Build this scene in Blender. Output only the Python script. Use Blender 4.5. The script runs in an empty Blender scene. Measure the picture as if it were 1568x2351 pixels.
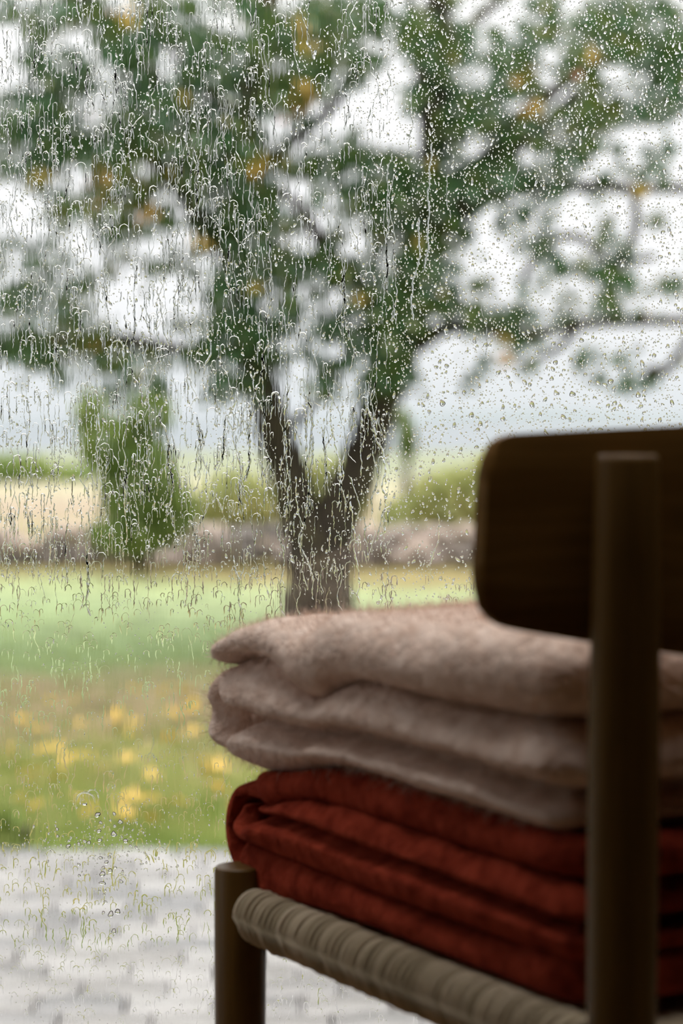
import bpy, math, random
import numpy as np
from mathutils import Vector, Matrix, noise as mnoise

# ------------------------------------------------------------------ camera, sky, exposure
F_PX, W_PX, H_PX, HOR = 5400.0, 1568.0, 2351.0, 960.0
CAM_Z = 0.77
sc = bpy.context.scene
col = sc.collection
cd = bpy.data.cameras.new('camera'); cam = bpy.data.objects.new('camera', cd); col.objects.link(cam)
cam.location = (0, 0, CAM_Z); cam.rotation_euler = (math.pi/2, 0, 0)
cd.lens = F_PX/H_PX*36.0; cd.sensor_width = 36.0
cd.shift_y = -(H_PX/2-HOR)/H_PX
cd.clip_start = 0.05; cd.clip_end = 20000
cd.dof.use_dof = True; cd.dof.focus_distance = 1.841; cd.dof.aperture_fstop = 5.55
sc.camera = cam

w = bpy.data.worlds.new('overcast_sky'); sc.world = w; w.use_nodes = True
nt = w.node_tree; nt.nodes.clear()
tc = nt.nodes.new('ShaderNodeTexCoord'); sx = nt.nodes.new('ShaderNodeSeparateXYZ')
rp = nt.nodes.new('ShaderNodeValToRGB'); bg = nt.nodes.new('ShaderNodeBackground'); wo = nt.nodes.new('ShaderNodeOutputWorld')
nt.links.new(tc.outputs['Generated'], sx.inputs[0]); nt.links.new(sx.outputs['Z'], rp.inputs[0])
rp.color_ramp.elements[0].position = 0.0; rp.color_ramp.elements[0].color = (0.40, 0.425, 0.44, 1)
rp.color_ramp.elements[1].position = 1.0; rp.color_ramp.elements[1].color = (2.5, 2.45, 2.37, 1)
e = rp.color_ramp.elements.new(0.045); e.color = (0.50, 0.507, 0.515, 1)
e = rp.color_ramp.elements.new(0.16); e.color = (0.61, 0.612, 0.615, 1)
nt.links.new(rp.outputs[0], bg.inputs[0]); bg.inputs[1].default_value = 2.05
nt.links.new(bg.outputs[0], wo.inputs[0])

vs = sc.view_settings
vs.view_transform = 'Standard'; vs.look = 'None'; vs.gamma = 1.0; vs.use_curve_mapping = False
vs.exposure = 0.0
try: sc.cycles.use_light_tree = True
except Exception: pass

rnd = random.Random(7)
R = np.random.default_rng(11)
PI = math.pi
GZ = -0.43                        # level of the ground outside; the room's floor is 0

# ------------------------------------------------------------------ helpers
def P(px, py, d):                 # a point seen at pixel px, py standing at distance d
    return Vector(((px-784.0)/F_PX*d, d, CAM_Z-(py-HOR)/F_PX*d))
def tag(o, label=None, cat=None, group=None, kind=None):
    if label: o['label'] = label
    if cat: o['category'] = cat
    if group: o['group'] = group
    if kind: o['kind'] = kind
    return o
def empty(name, loc, label=None, cat=None, group=None):
    o = bpy.data.objects.new(name, None); col.objects.link(o); o.location = loc
    o.empty_display_size = 0.05
    return tag(o, label, cat, group)
def link(name, me, parent=None):
    o = bpy.data.objects.new(name, me); col.objects.link(o)
    if parent is not None:
        o.parent = parent
    return o
def mesh(name, v, f, mat=None, smooth=True):
    me = bpy.data.meshes.new(name); me.from_pydata([tuple(p) for p in v], [], f)
    if smooth: me.polygons.foreach_set('use_smooth', [True]*len(me.polygons))
    if mat: me.materials.append(mat)
    me.update(); return me
def mesh_np(name, V, T, mat=None, smooth=True, k=3):
    """V (n,3) floats, T (m,k) ints"""
    V = np.asarray(V, dtype=np.float32); T = np.asarray(T, dtype=np.int32)
    me = bpy.data.meshes.new(name)
    me.vertices.add(len(V)); me.vertices.foreach_set('co', V.ravel())
    me.loops.add(T.size); me.loops.foreach_set('vertex_index', T.ravel())
    me.polygons.add(len(T)); me.polygons.foreach_set('loop_start', np.arange(0, T.size, k, dtype=np.int32))
    me.update(calc_edges=True)
    me.polygons.foreach_set('use_smooth', np.full(len(T), smooth))
    if mat: me.materials.append(mat)
    me.validate(); return me
def to_local(o_mesh, loc):        # shift mesh data so that it sits under a parent placed at loc
    o_mesh.transform(Matrix.Translation(-Vector(loc)))
class MB:
    def __init__(s): s.v = []; s.f = []
    def box(s, c, h, M=None):
        b = len(s.v); M = M or Matrix.Identity(3)
        for z in (-1, 1):
            for x, y in ((-1,-1),(1,-1),(1,1),(-1,1)):
                s.v.append(Vector(c)+M@Vector((x*h[0], y*h[1], z*h[2])))
        s.f += [(b+3,b+2,b+1,b),(b+4,b+5,b+6,b+7),(b,b+1,b+5,b+4),(b+1,b+2,b+6,b+5),(b+2,b+3,b+7,b+6),(b+3,b,b+4,b+7)]
        return s
    def mm(s, a, b): return s.box([(a[i]+b[i])/2 for i in range(3)], [(b[i]-a[i])/2 for i in range(3)])
    def tube(s, pts, rad, n=12, cap=True, squash=1.0):
        pts = [Vector(p) for p in pts]; b = len(s.v); m = len(pts); ref = Vector((0.3, 1, 0.2))
        for i, p in enumerate(pts):
            t = (pts[min(i+1, m-1)]-pts[max(i-1, 0)]).normalized()
            u = t.cross(ref).normalized(); w_ = t.cross(u).normalized()
            for k in range(n):
                a = 2*PI*k/n; s.v.append(p+(u*math.cos(a)+w_*math.sin(a)*squash)*rad[i])
        for i in range(m-1):
            for k in range(n):
                k2 = (k+1) % n; s.f.append((b+i*n+k, b+i*n+k2, b+(i+1)*n+k2, b+(i+1)*n+k))
        if cap:
            s.f.append(tuple(b+k for k in range(n))[::-1]); s.f.append(tuple(b+(m-1)*n+k for k in range(n)))
        return s
    def lathe(s, c0, axis_pts, n=32):   # vertical: (z, r, cx, cy)
        b = len(s.v); m = len(axis_pts)
        for z, r, cx, cy in axis_pts:
            for k in range(n):
                a = 2*PI*k/n; s.v.append(Vector((c0[0]+cx+r*math.cos(a), c0[1]+cy+r*math.sin(a), z)))
        for i in range(m-1):
            for k in range(n):
                k2 = (k+1) % n; s.f.append((b+i*n+k, b+i*n+k2, b+(i+1)*n+k2, b+(i+1)*n+k))
        s.f.append(tuple(b+k for k in range(n))[::-1]); s.f.append(tuple(b+(m-1)*n+k for k in range(n)))
        return s
    def build(s, name, mat, parent=None, smooth=False, sharp=None):
        me = mesh(name, s.v, s.f, mat, smooth)
        if parent is not None: to_local(me, parent.matrix_world.translation if False else parent.location)
        if sharp is not None and smooth:
            me.set_sharp_from_angle(angle=math.radians(sharp))
        return link(name, me, parent)

def mat(name, base=(0.5,0.5,0.5), rough=0.7, spec=0.5, build=None):
    m = bpy.data.materials.new(name); m.use_nodes = True; n = m.node_tree
    b = n.nodes['Principled BSDF']; b.inputs['Base Color'].default_value = (*base, 1)
    b.inputs['Roughness'].default_value = rough; b.inputs['Specular IOR Level'].default_value = spec
    if build: build(n, b)
    return m
def nd(n, t, **kw):
    o = n.nodes.new(t)
    for k, v in kw.items(): setattr(o, k, v)
    return o
def ramp(n, stops, interp='LINEAR'):
    r = nd(n, 'ShaderNodeValToRGB'); r.color_ramp.interpolation = interp
    el = r.color_ramp.elements
    el[0].position = stops[0][0]; el[0].color = (*stops[0][1], 1)
    el[1].position = stops[-1][0]; el[1].color = (*stops[-1][1], 1)
    for p, c in stops[1:-1]:
        x = el.new(p); x.color = (*c, 1)
    return r
def noise_tex(n, scale, detail=3, sx_=(1,1,1), coord='Object', dist=0.0):
    t = nd(n, 'ShaderNodeTexCoord'); m = nd(n, 'ShaderNodeMapping'); m.inputs['Scale'].default_value = sx_
    x = nd(n, 'ShaderNodeTexNoise'); x.inputs['Scale'].default_value = scale; x.inputs['Detail'].default_value = detail
    x.inputs['Distortion'].default_value = dist
    n.links.new(t.outputs[coord], m.inputs[0]); n.links.new(m.outputs[0], x.inputs['Vector']); return x
def bump(n, b, src, strength, distance):
    k = nd(n, 'ShaderNodeBump'); k.inputs['Strength'].default_value = strength; k.inputs['Distance'].default_value = distance
    n.links.new(src, k.inputs['Height']); n.links.new(k.outputs[0], b.inputs['Normal']); return k

# ------------------------------------------------------------------ materials
def wood_nodes(c1, c2, stretch):
    def f(n, b):
        x = noise_tex(n, 14, 5, stretch, 'Object', 0.6)
        r = ramp(n, [(0.3, c1), (0.7, c2)]); n.links.new(x.outputs[0], r.inputs[0]); n.links.new(r.outputs[0], b.inputs['Base Color'])
        bump(n, b, x.outputs[0], 0.15, 0.0006)
    return f
M_leg = mat('oiled_oak_leg', rough=0.42, spec=0.3, build=wood_nodes((0.095,0.046,0.008),(0.145,0.074,0.015),(9,9,0.7)))
M_back = mat('oiled_oak_back', rough=0.5, spec=0.12, build=wood_nodes((0.14,0.068,0.013),(0.21,0.104,0.024),(0.8,0.8,11)))
def cordn(n, b):
    x = nd(n, 'ShaderNodeObjectInfo'); r = ramp(n, [(0.0,(0.36,0.29,0.19)),(0.5,(0.48,0.39,0.27)),(1.0,(0.60,0.50,0.36))])
    n.links.new(x.outputs['Random'], r.inputs[0]); n.links.new(r.outputs[0], b.inputs['Base Color'])
M_cord = mat('paper_cord', rough=0.8, spec=0.2, build=cordn)
M_core = mat('rail_core_shade', (0.05,0.03,0.015), 0.8, 0.1)  # wood coloured dark so gaps between the cords read as shaded grooves
def wooln(c1, c2):
    def f(n, b):
        x = noise_tex(n, 70, 6, (1,1,1)); r = ramp(n, [(0.36,c1),(0.64,c2)])
        n.links.new(x.outputs[0], r.inputs[0]); n.links.new(r.outputs[0], b.inputs['Base Color'])
        x2 = noise_tex(n, 130, 6, (1,1,1)); bump(n, b, x2.outputs[0], 0.8, 0.005)
        b.inputs['Sheen Weight'].default_value = 0.35; b.inputs['Sheen Roughness'].default_value = 0.5
        b.inputs['Sheen Tint'].default_value = (*c2, 1)
    return f
M_beige = mat('beige_wool', rough=0.95, spec=0.05, build=wooln((0.72,0.53,0.43),(0.92,0.74,0.64)))
M_red = mat('rust_wool', rough=0.95, spec=0.05, build=wooln((0.19,0.022,0.010),(0.34,0.050,0.024)))

M_bark = mat('tree_bark', rough=0.9, spec=0.25, build=lambda n, b: (
    lambda x, r: (n.links.new(x.outputs[0], r.inputs[0]), n.links.new(r.outputs[0], b.inputs['Base Color']), bump(n, b, x.outputs[0], 0.8, 0.02)))(
    noise_tex(n, 9, 6, (1,1,0.35)), ramp(n, [(0.3,(0.035,0.028,0.023)),(0.55,(0.078,0.062,0.047)),(0.75,(0.12,0.10,0.055))])))
def leafmat(name, stops, trans=0.45):
    m = bpy.data.materials.new(name); m.use_nodes = True; n = m.node_tree; n.nodes.clear()
    g = nd(n, 'ShaderNodeNewGeometry'); x = noise_tex(n, 1.6, 2, (1,1,1))
    a = nd(n, 'ShaderNodeMath', operation='MULTIPLY_ADD'); a.inputs[1].default_value = 0.42
    s = nd(n, 'ShaderNodeMath', operation='MULTIPLY_ADD'); s.inputs[1].default_value = 1.5; s.inputs[2].default_value = -0.46
    n.links.new(x.outputs[0], s.inputs[0])
    n.links.new(g.outputs['Random Per Island'], a.inputs[0]); n.links.new(s.outputs[0], a.inputs[2])
    r = ramp(n, stops); n.links.new(a.outputs[0], r.inputs[0])
    d = nd(n, 'ShaderNodeBsdfDiffuse'); t = nd(n, 'ShaderNodeBsdfTranslucent'); mx = nd(n, 'ShaderNodeMixShader'); mx.inputs[0].default_value = trans
    gl = nd(n, 'ShaderNodeBsdfGlossy'); gl.inputs['Roughness'].default_value = 0.35; m2 = nd(n, 'ShaderNodeMixShader'); m2.inputs[0].default_value = 0.05
    n.links.new(r.outputs[0], d.inputs[0]); n.links.new(r.outputs[0], t.inputs[0])
    n.links.new(d.outputs[0], mx.inputs[1]); n.links.new(t.outputs[0], mx.inputs[2])
    n.links.new(mx.outputs[0], m2.inputs[1]); n.links.new(gl.outputs[0], m2.inputs[2])
    o = nd(n, 'ShaderNodeOutputMaterial'); n.links.new(m2.outputs[0], o.inputs[0]); return m
M_leaf = leafmat('tree_leaf', [(0.0,(0.026,0.042,0.006)),(0.25,(0.030,0.075,0.020)),(0.45,(0.045,0.140,0.055)),(0.60,(0.075,0.10,0.008)),(0.8,(0.12,0.18,0.030)),(0.93,(0.30,0.20,0.02)),(1.0,(0.42,0.10,0.05))], 0.45)
M_bush = leafmat('bush_leaf', [(0.0,(0.08,0.14,0.02)),(0.4,(0.16,0.24,0.045)),(0.7,(0.26,0.34,0.09)),(1.0,(0.40,0.42,0.12))], 0.4)
M_pale = leafmat('pale_shrub_leaf', [(0.0,(0.22,0.27,0.09)),(0.5,(0.42,0.44,0.17)),(1.0,(0.58,0.52,0.20))], 0.4)
M_yellow = leafmat('fallen_leaf', [(0.0,(0.50,0.30,0.05)),(0.5,(0.55,0.40,0.08)),(1.0,(0.55,0.18,0.04))], 0.2)
M_grass = leafmat('grass_blade', [(0.0,(0.16,0.26,0.05)),(0.5,(0.28,0.36,0.09)),(1.0,(0.45,0.42,0.16))], 0.35)

def watern(name, ior, outer=False):
    m = bpy.data.materials.new(name); m.use_nodes = True; n = m.node_tree; b = n.nodes['Principled BSDF']
    b.inputs['Base Color'].default_value = (1,1,1,1); b.inputs['Roughness'].default_value = 0.0
    b.inputs['IOR'].default_value = ior; b.inputs['Transmission Weight'].default_value = 1.0
    if outer:
        # a running film of rain: thick to the left, thinner to the right and low down
        xa = noise_tex(n, 1.0, 2, (150, 1, 26), 'Object', 0.0)
        xb = noise_tex(n, 1.0, 3, (420, 1, 110), 'Object', 0.4)
        ad = nd(n, 'ShaderNodeMath', operation='MULTIPLY_ADD'); ad.inputs[1].default_value = 0.12
        n.links.new(xb.outputs[0], ad.inputs[0]); n.links.new(xa.outputs[0], ad.inputs[2])
        t = nd(n, 'ShaderNodeTexCoord'); s = nd(n, 'ShaderNodeSeparateXYZ'); n.links.new(t.outputs['Object'], s.inputs[0])
        mr = nd(n, 'ShaderNodeMapRange', interpolation_type='SMOOTHSTEP'); mr.inputs['From Min'].default_value = 0.09; mr.inputs['From Max'].default_value = -0.08
        mr.inputs['To Min'].default_value = 0.10; mr.inputs['To Max'].default_value = 1.0
        n.links.new(s.outputs['X'], mr.inputs['Value'])
        mu = nd(n, 'ShaderNodeMath', operation='MULTIPLY'); n.links.new(ad.outputs[0], mu.inputs[0]); n.links.new(mr.outputs[0], mu.inputs[1])
        k = bump(n, b, mu.outputs[0], 1.0, FILM)
    return m
FILM = 0.000042
M_glass_in = watern('window_glass', 1.45)
M_glass_out = watern('window_glass_wet_face', 1.45, True)
M_water = watern('rain_water', 1.33)
def thin_glass():
    m = bpy.data.materials.new('added_window_glass'); m.use_nodes = True; n = m.node_tree; n.nodes.clear()
    t = nd(n, 'ShaderNodeBsdfTransparent'); g = nd(n, 'ShaderNodeBsdfGlossy'); g.inputs['Roughness'].default_value = 0.0
    f = nd(n, 'ShaderNodeFresnel'); f.inputs[0].default_value = 1.5; mx = nd(n, 'ShaderNodeMixShader'); o = nd(n, 'ShaderNodeOutputMaterial')
    n.links.new(f.outputs[0], mx.inputs[0]); n.links.new(t.outputs[0], mx.inputs[1]); n.links.new(g.outputs[0], mx.inputs[2]); n.links.new(mx.outputs[0], o.inputs[0]); return m
M_thin = thin_glass()
M_wall = mat('dark_plaster', rough=0.9, build=lambda n, b: (lambda x, r: (n.links.new(x.outputs[0], r.inputs[0]), n.links.new(r.outputs[0], b.inputs['Base Color'])))(
    noise_tex(n, 3, 4), ramp(n, [(0.3,(0.06,0.046,0.034)),(0.7,(0.08,0.062,0.046))])))
M_floor = mat('floorboard_oak', rough=0.5, build=wood_nodes((0.16,0.09,0.04),(0.22,0.13,0.06),(6,0.6,1)))
M_frame = mat('window_frame_paint', rough=0.5, build=wood_nodes((0.045,0.04,0.035),(0.06,0.055,0.05),(3,3,3)))

def pavem(n, b):
    oi = nd(n, 'ShaderNodeObjectInfo'); x = noise_tex(n, 9, 4)
    a = nd(n, 'ShaderNodeMath', operation='MULTIPLY_ADD'); a.inputs[1].default_value = 0.35
    n.links.new(x.outputs[0], a.inputs[0]); n.links.new(oi.outputs['Random'], a.inputs[2])
    r = ramp(n, [(0.1,(0.15,0.15,0.155)),(0.4,(0.20,0.192,0.19)),(0.7,(0.235,0.224,0.218)),(1.1,(0.30,0.29,0.285))]); n.links.new(a.outputs[0], r.inputs[0]); n.links.new(r.outputs[0], b.inputs['Base Color'])
    r2 = ramp(n, [(0.35,(0.12,)*3),(0.65,(0.4,)*3)]); n.links.new(x.outputs[0], r2.inputs[0]); n.links.new(r2.outputs[0], b.inputs['Roughness'])
    bump(n, b, x.outputs[0], 0.4, 0.006)
M_pave = mat('wet_granite', rough=0.2, spec=0.8, build=pavem)
M_joint = mat('paving_sand', (0.28,0.26,0.25), 0.4)
def stonem(n, b):
    oi = nd(n, 'ShaderNodeObjectInfo'); x = noise_tex(n, 7, 4)
    a = nd(n, 'ShaderNodeMath', operation='MULTIPLY_ADD'); a.inputs[1].default_value = 0.5
    n.links.new(x.outputs[0], a.inputs[0]); n.links.new(oi.outputs['Random'], a.inputs[2])
    r = ramp(n, [(0.1,(0.06,0.055,0.05)),(0.6,(0.17,0.145,0.13)),(1.2,(0.36,0.29,0.25))]); n.links.new(a.outputs[0], r.inputs[0]); n.links.new(r.outputs[0], b.inputs['Base Color'])
M_stone = mat('field_stone', rough=0.8, build=stonem)
def groundm(n, b):
    # bands of turf by distance: trampled leaf-strewn turf near, bright lawn further, dry grass at the wall
    t = nd(n, 'ShaderNodeTexCoord'); s = nd(n, 'ShaderNodeSeparateXYZ'); n.links.new(t.outputs['Object'], s.inputs[0])
    x = noise_tex(n, 1.1, 4, (1, 0.8, 1)); 
    w1 = nd(n, 'ShaderNodeMath', operation='MULTIPLY_ADD'); w1.inputs[1].default_value = 3.0
    n.links.new(x.outputs[0], w1.inputs[0]); 
    mx = nd(n, 'ShaderNodeMath', operation='MULTIPLY_ADD'); mx.inputs[1].default_value = 0.35   # bands run slightly aslant
    n.links.new(s.outputs['X'], mx.inputs[0]); n.links.new(s.outputs['Y'], mx.inputs[2]); n.links.new(mx.outputs[0], w1.inputs[2])
    mr = nd(n, 'ShaderNodeMapRange'); mr.inputs['From Min'].default_value = 1.5; mr.inputs['From Max'].default_value = 61.5
    n.links.new(w1.outputs[0], mr.inputs['Value'])
    q = lambda y: (y)/60.0
    r = ramp(n, [(q(5.5),(0.15,0.23,0.06)),(q(6.9),(0.23,0.255,0.08)),(q(8.0),(0.38,0.345,0.14)),(q(9.0),(0.36,0.26,0.165)),(q(10.3),(0.38,0.29,0.18)),(q(11.2),(0.27,0.37,0.15)),
                 (q(12.6),(0.31,0.42,0.185)),(q(15.0),(0.34,0.42,0.215)),(q(16.8),(0.36,0.42,0.20)),(q(18.0),(0.27,0.23,0.085)),(q(21.5),(0.25,0.20,0.09)),(q(25),(0.36,0.31,0.17)),(q(31),(0.40,0.32,0.235)),(q(40),(0.46,0.43,0.28)),(q(55),(0.30,0.33,0.22))])
    n.links.new(mr.outputs[0], r.inputs[0])
    x2 = noise_tex(n, 4.5, 5); r2 = ramp(n, [(0.35,(0.44,)*3),(0.65,(0.88,)*3)]); n.links.new(x2.outputs[0], r2.inputs[0])
    m = nd(n, 'ShaderNodeMix', data_type='RGBA', blend_type='MULTIPLY'); m.inputs[0].default_value = 1.0
    n.links.new(r.outputs[0], m.inputs[6]); n.links.new(r2.outputs[0], m.inputs[7]); n.links.new(m.outputs[2], b.inputs['Base Color'])
    bump(n, b, noise_tex(n, 60, 3).outputs[0], 0.5, 0.02)
M_ground = mat('turf', rough=0.9, spec=0.15, build=groundm)
def choppy_sea():
    m = bpy.data.materials.new('grey_sea'); m.use_nodes = True; n = m.node_tree; n.nodes.clear()
    x = noise_tex(n, 0.05, 3, (0.3,1,1)); r = ramp(n, [(0.3,(0.185,0.205,0.22)),(0.7,(0.215,0.235,0.25))]); n.links.new(x.outputs[0], r.inputs[0])
    d = nd(n, 'ShaderNodeBsdfDiffuse'); n.links.new(r.outputs[0], d.inputs[0])
    o = nd(n, 'ShaderNodeOutputMaterial'); n.links.new(d.outputs[0], o.inputs[0]); return m
M_sea = choppy_sea()
M_hill = mat('far_shore', rough=1.0, spec=0.0, build=lambda n, b: (lambda x, r: (n.links.new(x.outputs[0], r.inputs[0]), n.links.new(r.outputs[0], b.inputs['Base Color'])))(
    noise_tex(n, 0.02, 4), ramp(n, [(0.3,(0.19,0.215,0.225)),(0.7,(0.23,0.255,0.26))])))

# ------------------------------------------------------------------ the room
WY0, WY1 = 1.834, 1.840           # glass
wx0, wx1, wz0, wz1 = -1.02, 0.95, 0.06, 2.20
X0, X1, Y0, Y1, ZC = -1.1, 3.2, -3.2, 1.818, 2.3
def struct(name, mb, m, label=None):
    o = mb.build(name, m); o['kind'] = 'structure'
    if label: o['label'] = label
    return o
struct('floor', MB().mm((X0,Y0,-0.12),(X1,Y1+0.1,0)), M_floor)
sk = (-1.0, 1.2, 0.80, 1.77)                      # unseen roof window, added to brighten the blanket tops: x0, x1, y0, y1
struct('ceiling', MB().mm((X0,Y0,ZC),(X1,sk[2],ZC+0.12)).mm((X0,sk[3],ZC),(X1,Y1+0.1,ZC+0.12)).mm((X0,sk[2],ZC),(sk[0],sk[3],ZC+0.12)).mm((sk[1],sk[2],ZC),(X1,sk[3],ZC+0.12)), M_wall)
struct('wall_front', MB().mm((X0,Y1,0),(wx0,Y1+0.1,ZC)).mm((wx1,Y1,0),(X1,Y1+0.1,ZC)).mm((wx0,Y1,0),(wx1,Y1+0.1,wz0)).mm((wx0,Y1,wz1),(wx1,Y1+0.1,ZC)), M_wall)
struct('wall_right', MB().mm((X1,Y0,0),(X1+0.1,Y1+0.1,ZC)), M_wall)
struct('wall_back', MB().mm((X0,Y0-0.1,0),(X1,Y0,ZC)), M_wall)
lw0, lw1, lz0, lz1 = 1.36, 1.76, 0.06, 2.20       # unseen window added in the left wall for light from that side
struct('wall_left', MB().mm((X0-0.1,Y0,0),(X0,lw0,ZC)).mm((X0-0.1,lw1,0),(X0,Y1+0.1,ZC)).mm((X0-0.1,lw0,0),(X0,lw1,lz0)).mm((X0-0.1,lw0,lz1),(X0,lw1,ZC)), M_wall)
struct('added_eave_1', MB().mm((X0-0.1,Y1+0.1,2.34),(X1,2.40,2.44)), M_frame, 'unseen roof eave added outside above the window')  # eave added so the drops refract a dark underside
# front window: pane plus frame
win = empty('window_1', (0, WY0, wz0), 'wide rain-streaked picture window'); win['kind'] = 'structure'
px0, px1, pz0, pz1 = wx0+0.05, wx1-0.05, wz0+0.05, wz1-0.05
v = [(px0,WY0,pz0),(px1,WY0,pz0),(px1,WY0,pz1),(px0,WY0,pz1),(px0,WY1,pz0),(px1,WY1,pz0),(px1,WY1,pz1),(px0,WY1,pz1)]
f = [(0,1,2,3),(7,6,5,4),(0,4,5,1),(1,5,6,2),(2,6,7,3),(3,7,4,0)]
me = mesh('glass_pane', v, f, M_glass_in, False); me.materials.append(M_glass_out); me.polygons[1].material_index = 1
to_local(me, win.location)
link('glass_pane', me, win)
for a, b_ in (((wx0,Y1,wz0),(wx1,Y1+0.09,wz0+0.055)), ((wx0,Y1,wz1-0.055),(wx1,Y1+0.09,wz1)), ((wx0,Y1,wz0+0.055),(wx0+0.055,Y1+0.09,wz1-0.055)), ((wx1-0.055,Y1,wz0+0.055),(wx1,Y1+0.09,wz1-0.055))):
    MB().mm(a, b_).build('frame_bar', M_frame, win)
w2 = empty('added_side_window', (X0-0.05, lw0, lz0)); w2['kind'] = 'structure'  # added window, lights the left faces of blankets and legs
MB().mm((X0-0.053,lw0,lz0),(X0-0.047,lw1,lz1)).build('glass_pane', M_thin, w2)
for a, b_ in (((X0-0.08,lw0,lz0),(X0-0.01,lw1,lz0+0.04)), ((X0-0.08,lw0,lz1-0.04),(X0-0.01,lw1,lz1)), ((X0-0.08,lw0,lz0+0.04),(X0-0.01,lw0+0.04,lz1-0.04)), ((X0-0.08,lw1-0.04,lz0+0.04),(X0-0.01,lw1,lz1-0.04))):
    MB().mm(a, b_).build('frame_bar', M_frame, w2)

w3 = empty('added_roof_window', (sk[0], sk[2], ZC+0.06)); w3['kind'] = 'structure'  # added skylight, an extra opening for light from above
MB().mm((sk[0],sk[2],ZC+0.057),(sk[1],sk[3],ZC+0.063)).build('glass_pane', M_thin, w3)
for a, b_ in (((sk[0],sk[2],ZC+0.02),(sk[1],sk[2]+0.04,ZC+0.11)), ((sk[0],sk[3]-0.04,ZC+0.02),(sk[1],sk[3],ZC+0.11)), ((sk[0],sk[2]+0.04,ZC+0.02),(sk[0]+0.04,sk[3]-0.04,ZC+0.11)), ((sk[1]-0.04,sk[2]+0.04,ZC+0.02),(sk[1],sk[3]-0.04,ZC+0.11))):
    MB().mm(a, b_).build('frame_bar', M_frame, w3)

# ------------------------------------------------------------------ outside: ground, paving, wall, sea
NG = 90
xs = np.linspace(-45, 45, NG); ys = np.concatenate([np.linspace(2.1, 22, 60), np.linspace(23, 88, 30)])
V = []; 
for y in ys:
    for x in xs:
        h = 0.0 if y < 6.9 else min(1, (y-6.9)/3)*(0.05*mnoise.noise(Vector((x*0.35, y*0.35, 0)))) 
        V.append((x, y, GZ-0.03+h))
idx = np.arange(len(ys)*NG).reshape(len(ys), NG)
Q = np.stack([idx[:-1,:-1].ravel(), idx[:-1,1:].ravel(), idx[1:,1:].ravel(), idx[1:,:-1].ravel()], 1)
g = link('lawn', mesh_np('lawn', V, Q, M_ground, True, 4)); g['kind'] = 'structure'
sea = MB().mm((-4000,88,GZ-0.8),(4000,9000,GZ-0.32)); struct('sea', sea, M_sea)
# far shores across the water
def ridge(name, d, x0, x1, hs, label):
    n = 40; v = []; f = []
    for i in range(n+1):
        t = i/n; x = x0+(x1-x0)*t
        h = hs*(math.sin(PI*t)**0.6)*(0.7+0.5*mnoise.noise(Vector((t*6, d*0.01, 3))))
        v += [(x, d-hs*2, GZ-0.4), (x, d, GZ-0.4+h), (x, d+hs*2, GZ-0.4)]
    for i in range(n):
        for j in (0, 1): f.append((3*i+j, 3*i+3+j, 3*i+4+j, 3*i+1+j))
    o = link(name, mesh(name, v, f, M_hill)); return tag(o, label, 'hill')
ridge('far_shore', 900, -40, 240, 6.5, 'low grey far shore across the water, right of the forked tree')
ridge('far_shore', 700, -330, -75, 3.0, 'low grey far shore across the water at far left')

# paving terrace of granite setts, laid in courses
terr = empty('paved_terrace', (0, 4.5, GZ)); terr['kind'] = 'structure'
MB().mm((-5,1.98+0.08,GZ-0.06),(6,6.56,GZ-0.028)).build('paving_bed', M_joint, terr)
sett_me = []
for k in range(6):
    lx, ly, hh = 0.088, 0.066, 0.03
    bm = MB(); c = 0.008
    r_ = random.Random(k)
    j = lambda: r_.uniform(-0.004, 0.004)
    top = [(-lx+c+j(), -ly+c+j(), 0.0+j()*0.5), (lx-c+j(), -ly+c+j(), j()*0.5), (lx-c+j(), ly-c+j(), j()*0.5), (-lx+c+j(), ly-c+j(), j()*0.5)]
    mid = [(-lx,-ly,-c),(lx,-ly,-c),(lx,ly,-c),(-lx,ly,-c)]; bot = [(p[0],p[1],-hh) for p in mid]
    v = top+mid+bot; f = [(0,1,2,3)]+[(4+i,4+(i+1)%4,(i+1)%4,i) for i in range(4)]+[(8+i,8+(i+1)%4,4+(i+1)%4,4+i) for i in range(4)]+[(11,10,9,8)]
    sett_me.append(mesh('sett', v, f, M_pave, False))
rest_v, rest_f = [], []
row = 0; y = 6.49; cnt = 0
while y > 2.15:
    off = (row % 2)*0.09 + rnd.uniform(-0.02, 0.02)
    half = y*0.147+0.12
    nx = int(4.8/0.182)
    for i in range(-nx, nx+1):
        x = i*0.182+off; k = rnd.randrange(6); dz = rnd.uniform(-0.004, 0.004); rz = rnd.uniform(-0.03, 0.03)
        if y > 4.45 and abs(x) < half and cnt < 300 and y*1.0 > 4.45:
            o = bpy.data.objects.new('sett', sett_me[k]); col.objects.link(o); o.parent = terr
            o.location = (x, y-4.5, 0.0+dz); o.rotation_euler = (rnd.uniform(-.02,.02), rnd.uniform(-.02,.02), rz); cnt += 1
        elif abs(x) < half+2.2:
            b = len(rest_v); 
            for p in sett_me[k].vertices: rest_v.append((p.co.x+x, p.co.y+y-4.5, p.co.z+dz))
            rest_f += [tuple(b+q for q in pl.vertices) for pl in sett_me[k].polygons]
    y -= 0.138; row += 1
o = link('setts_beyond', mesh('setts_beyond', rest_v, rest_f, M_pave, False), terr); o['kind'] = 'stuff'

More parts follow.
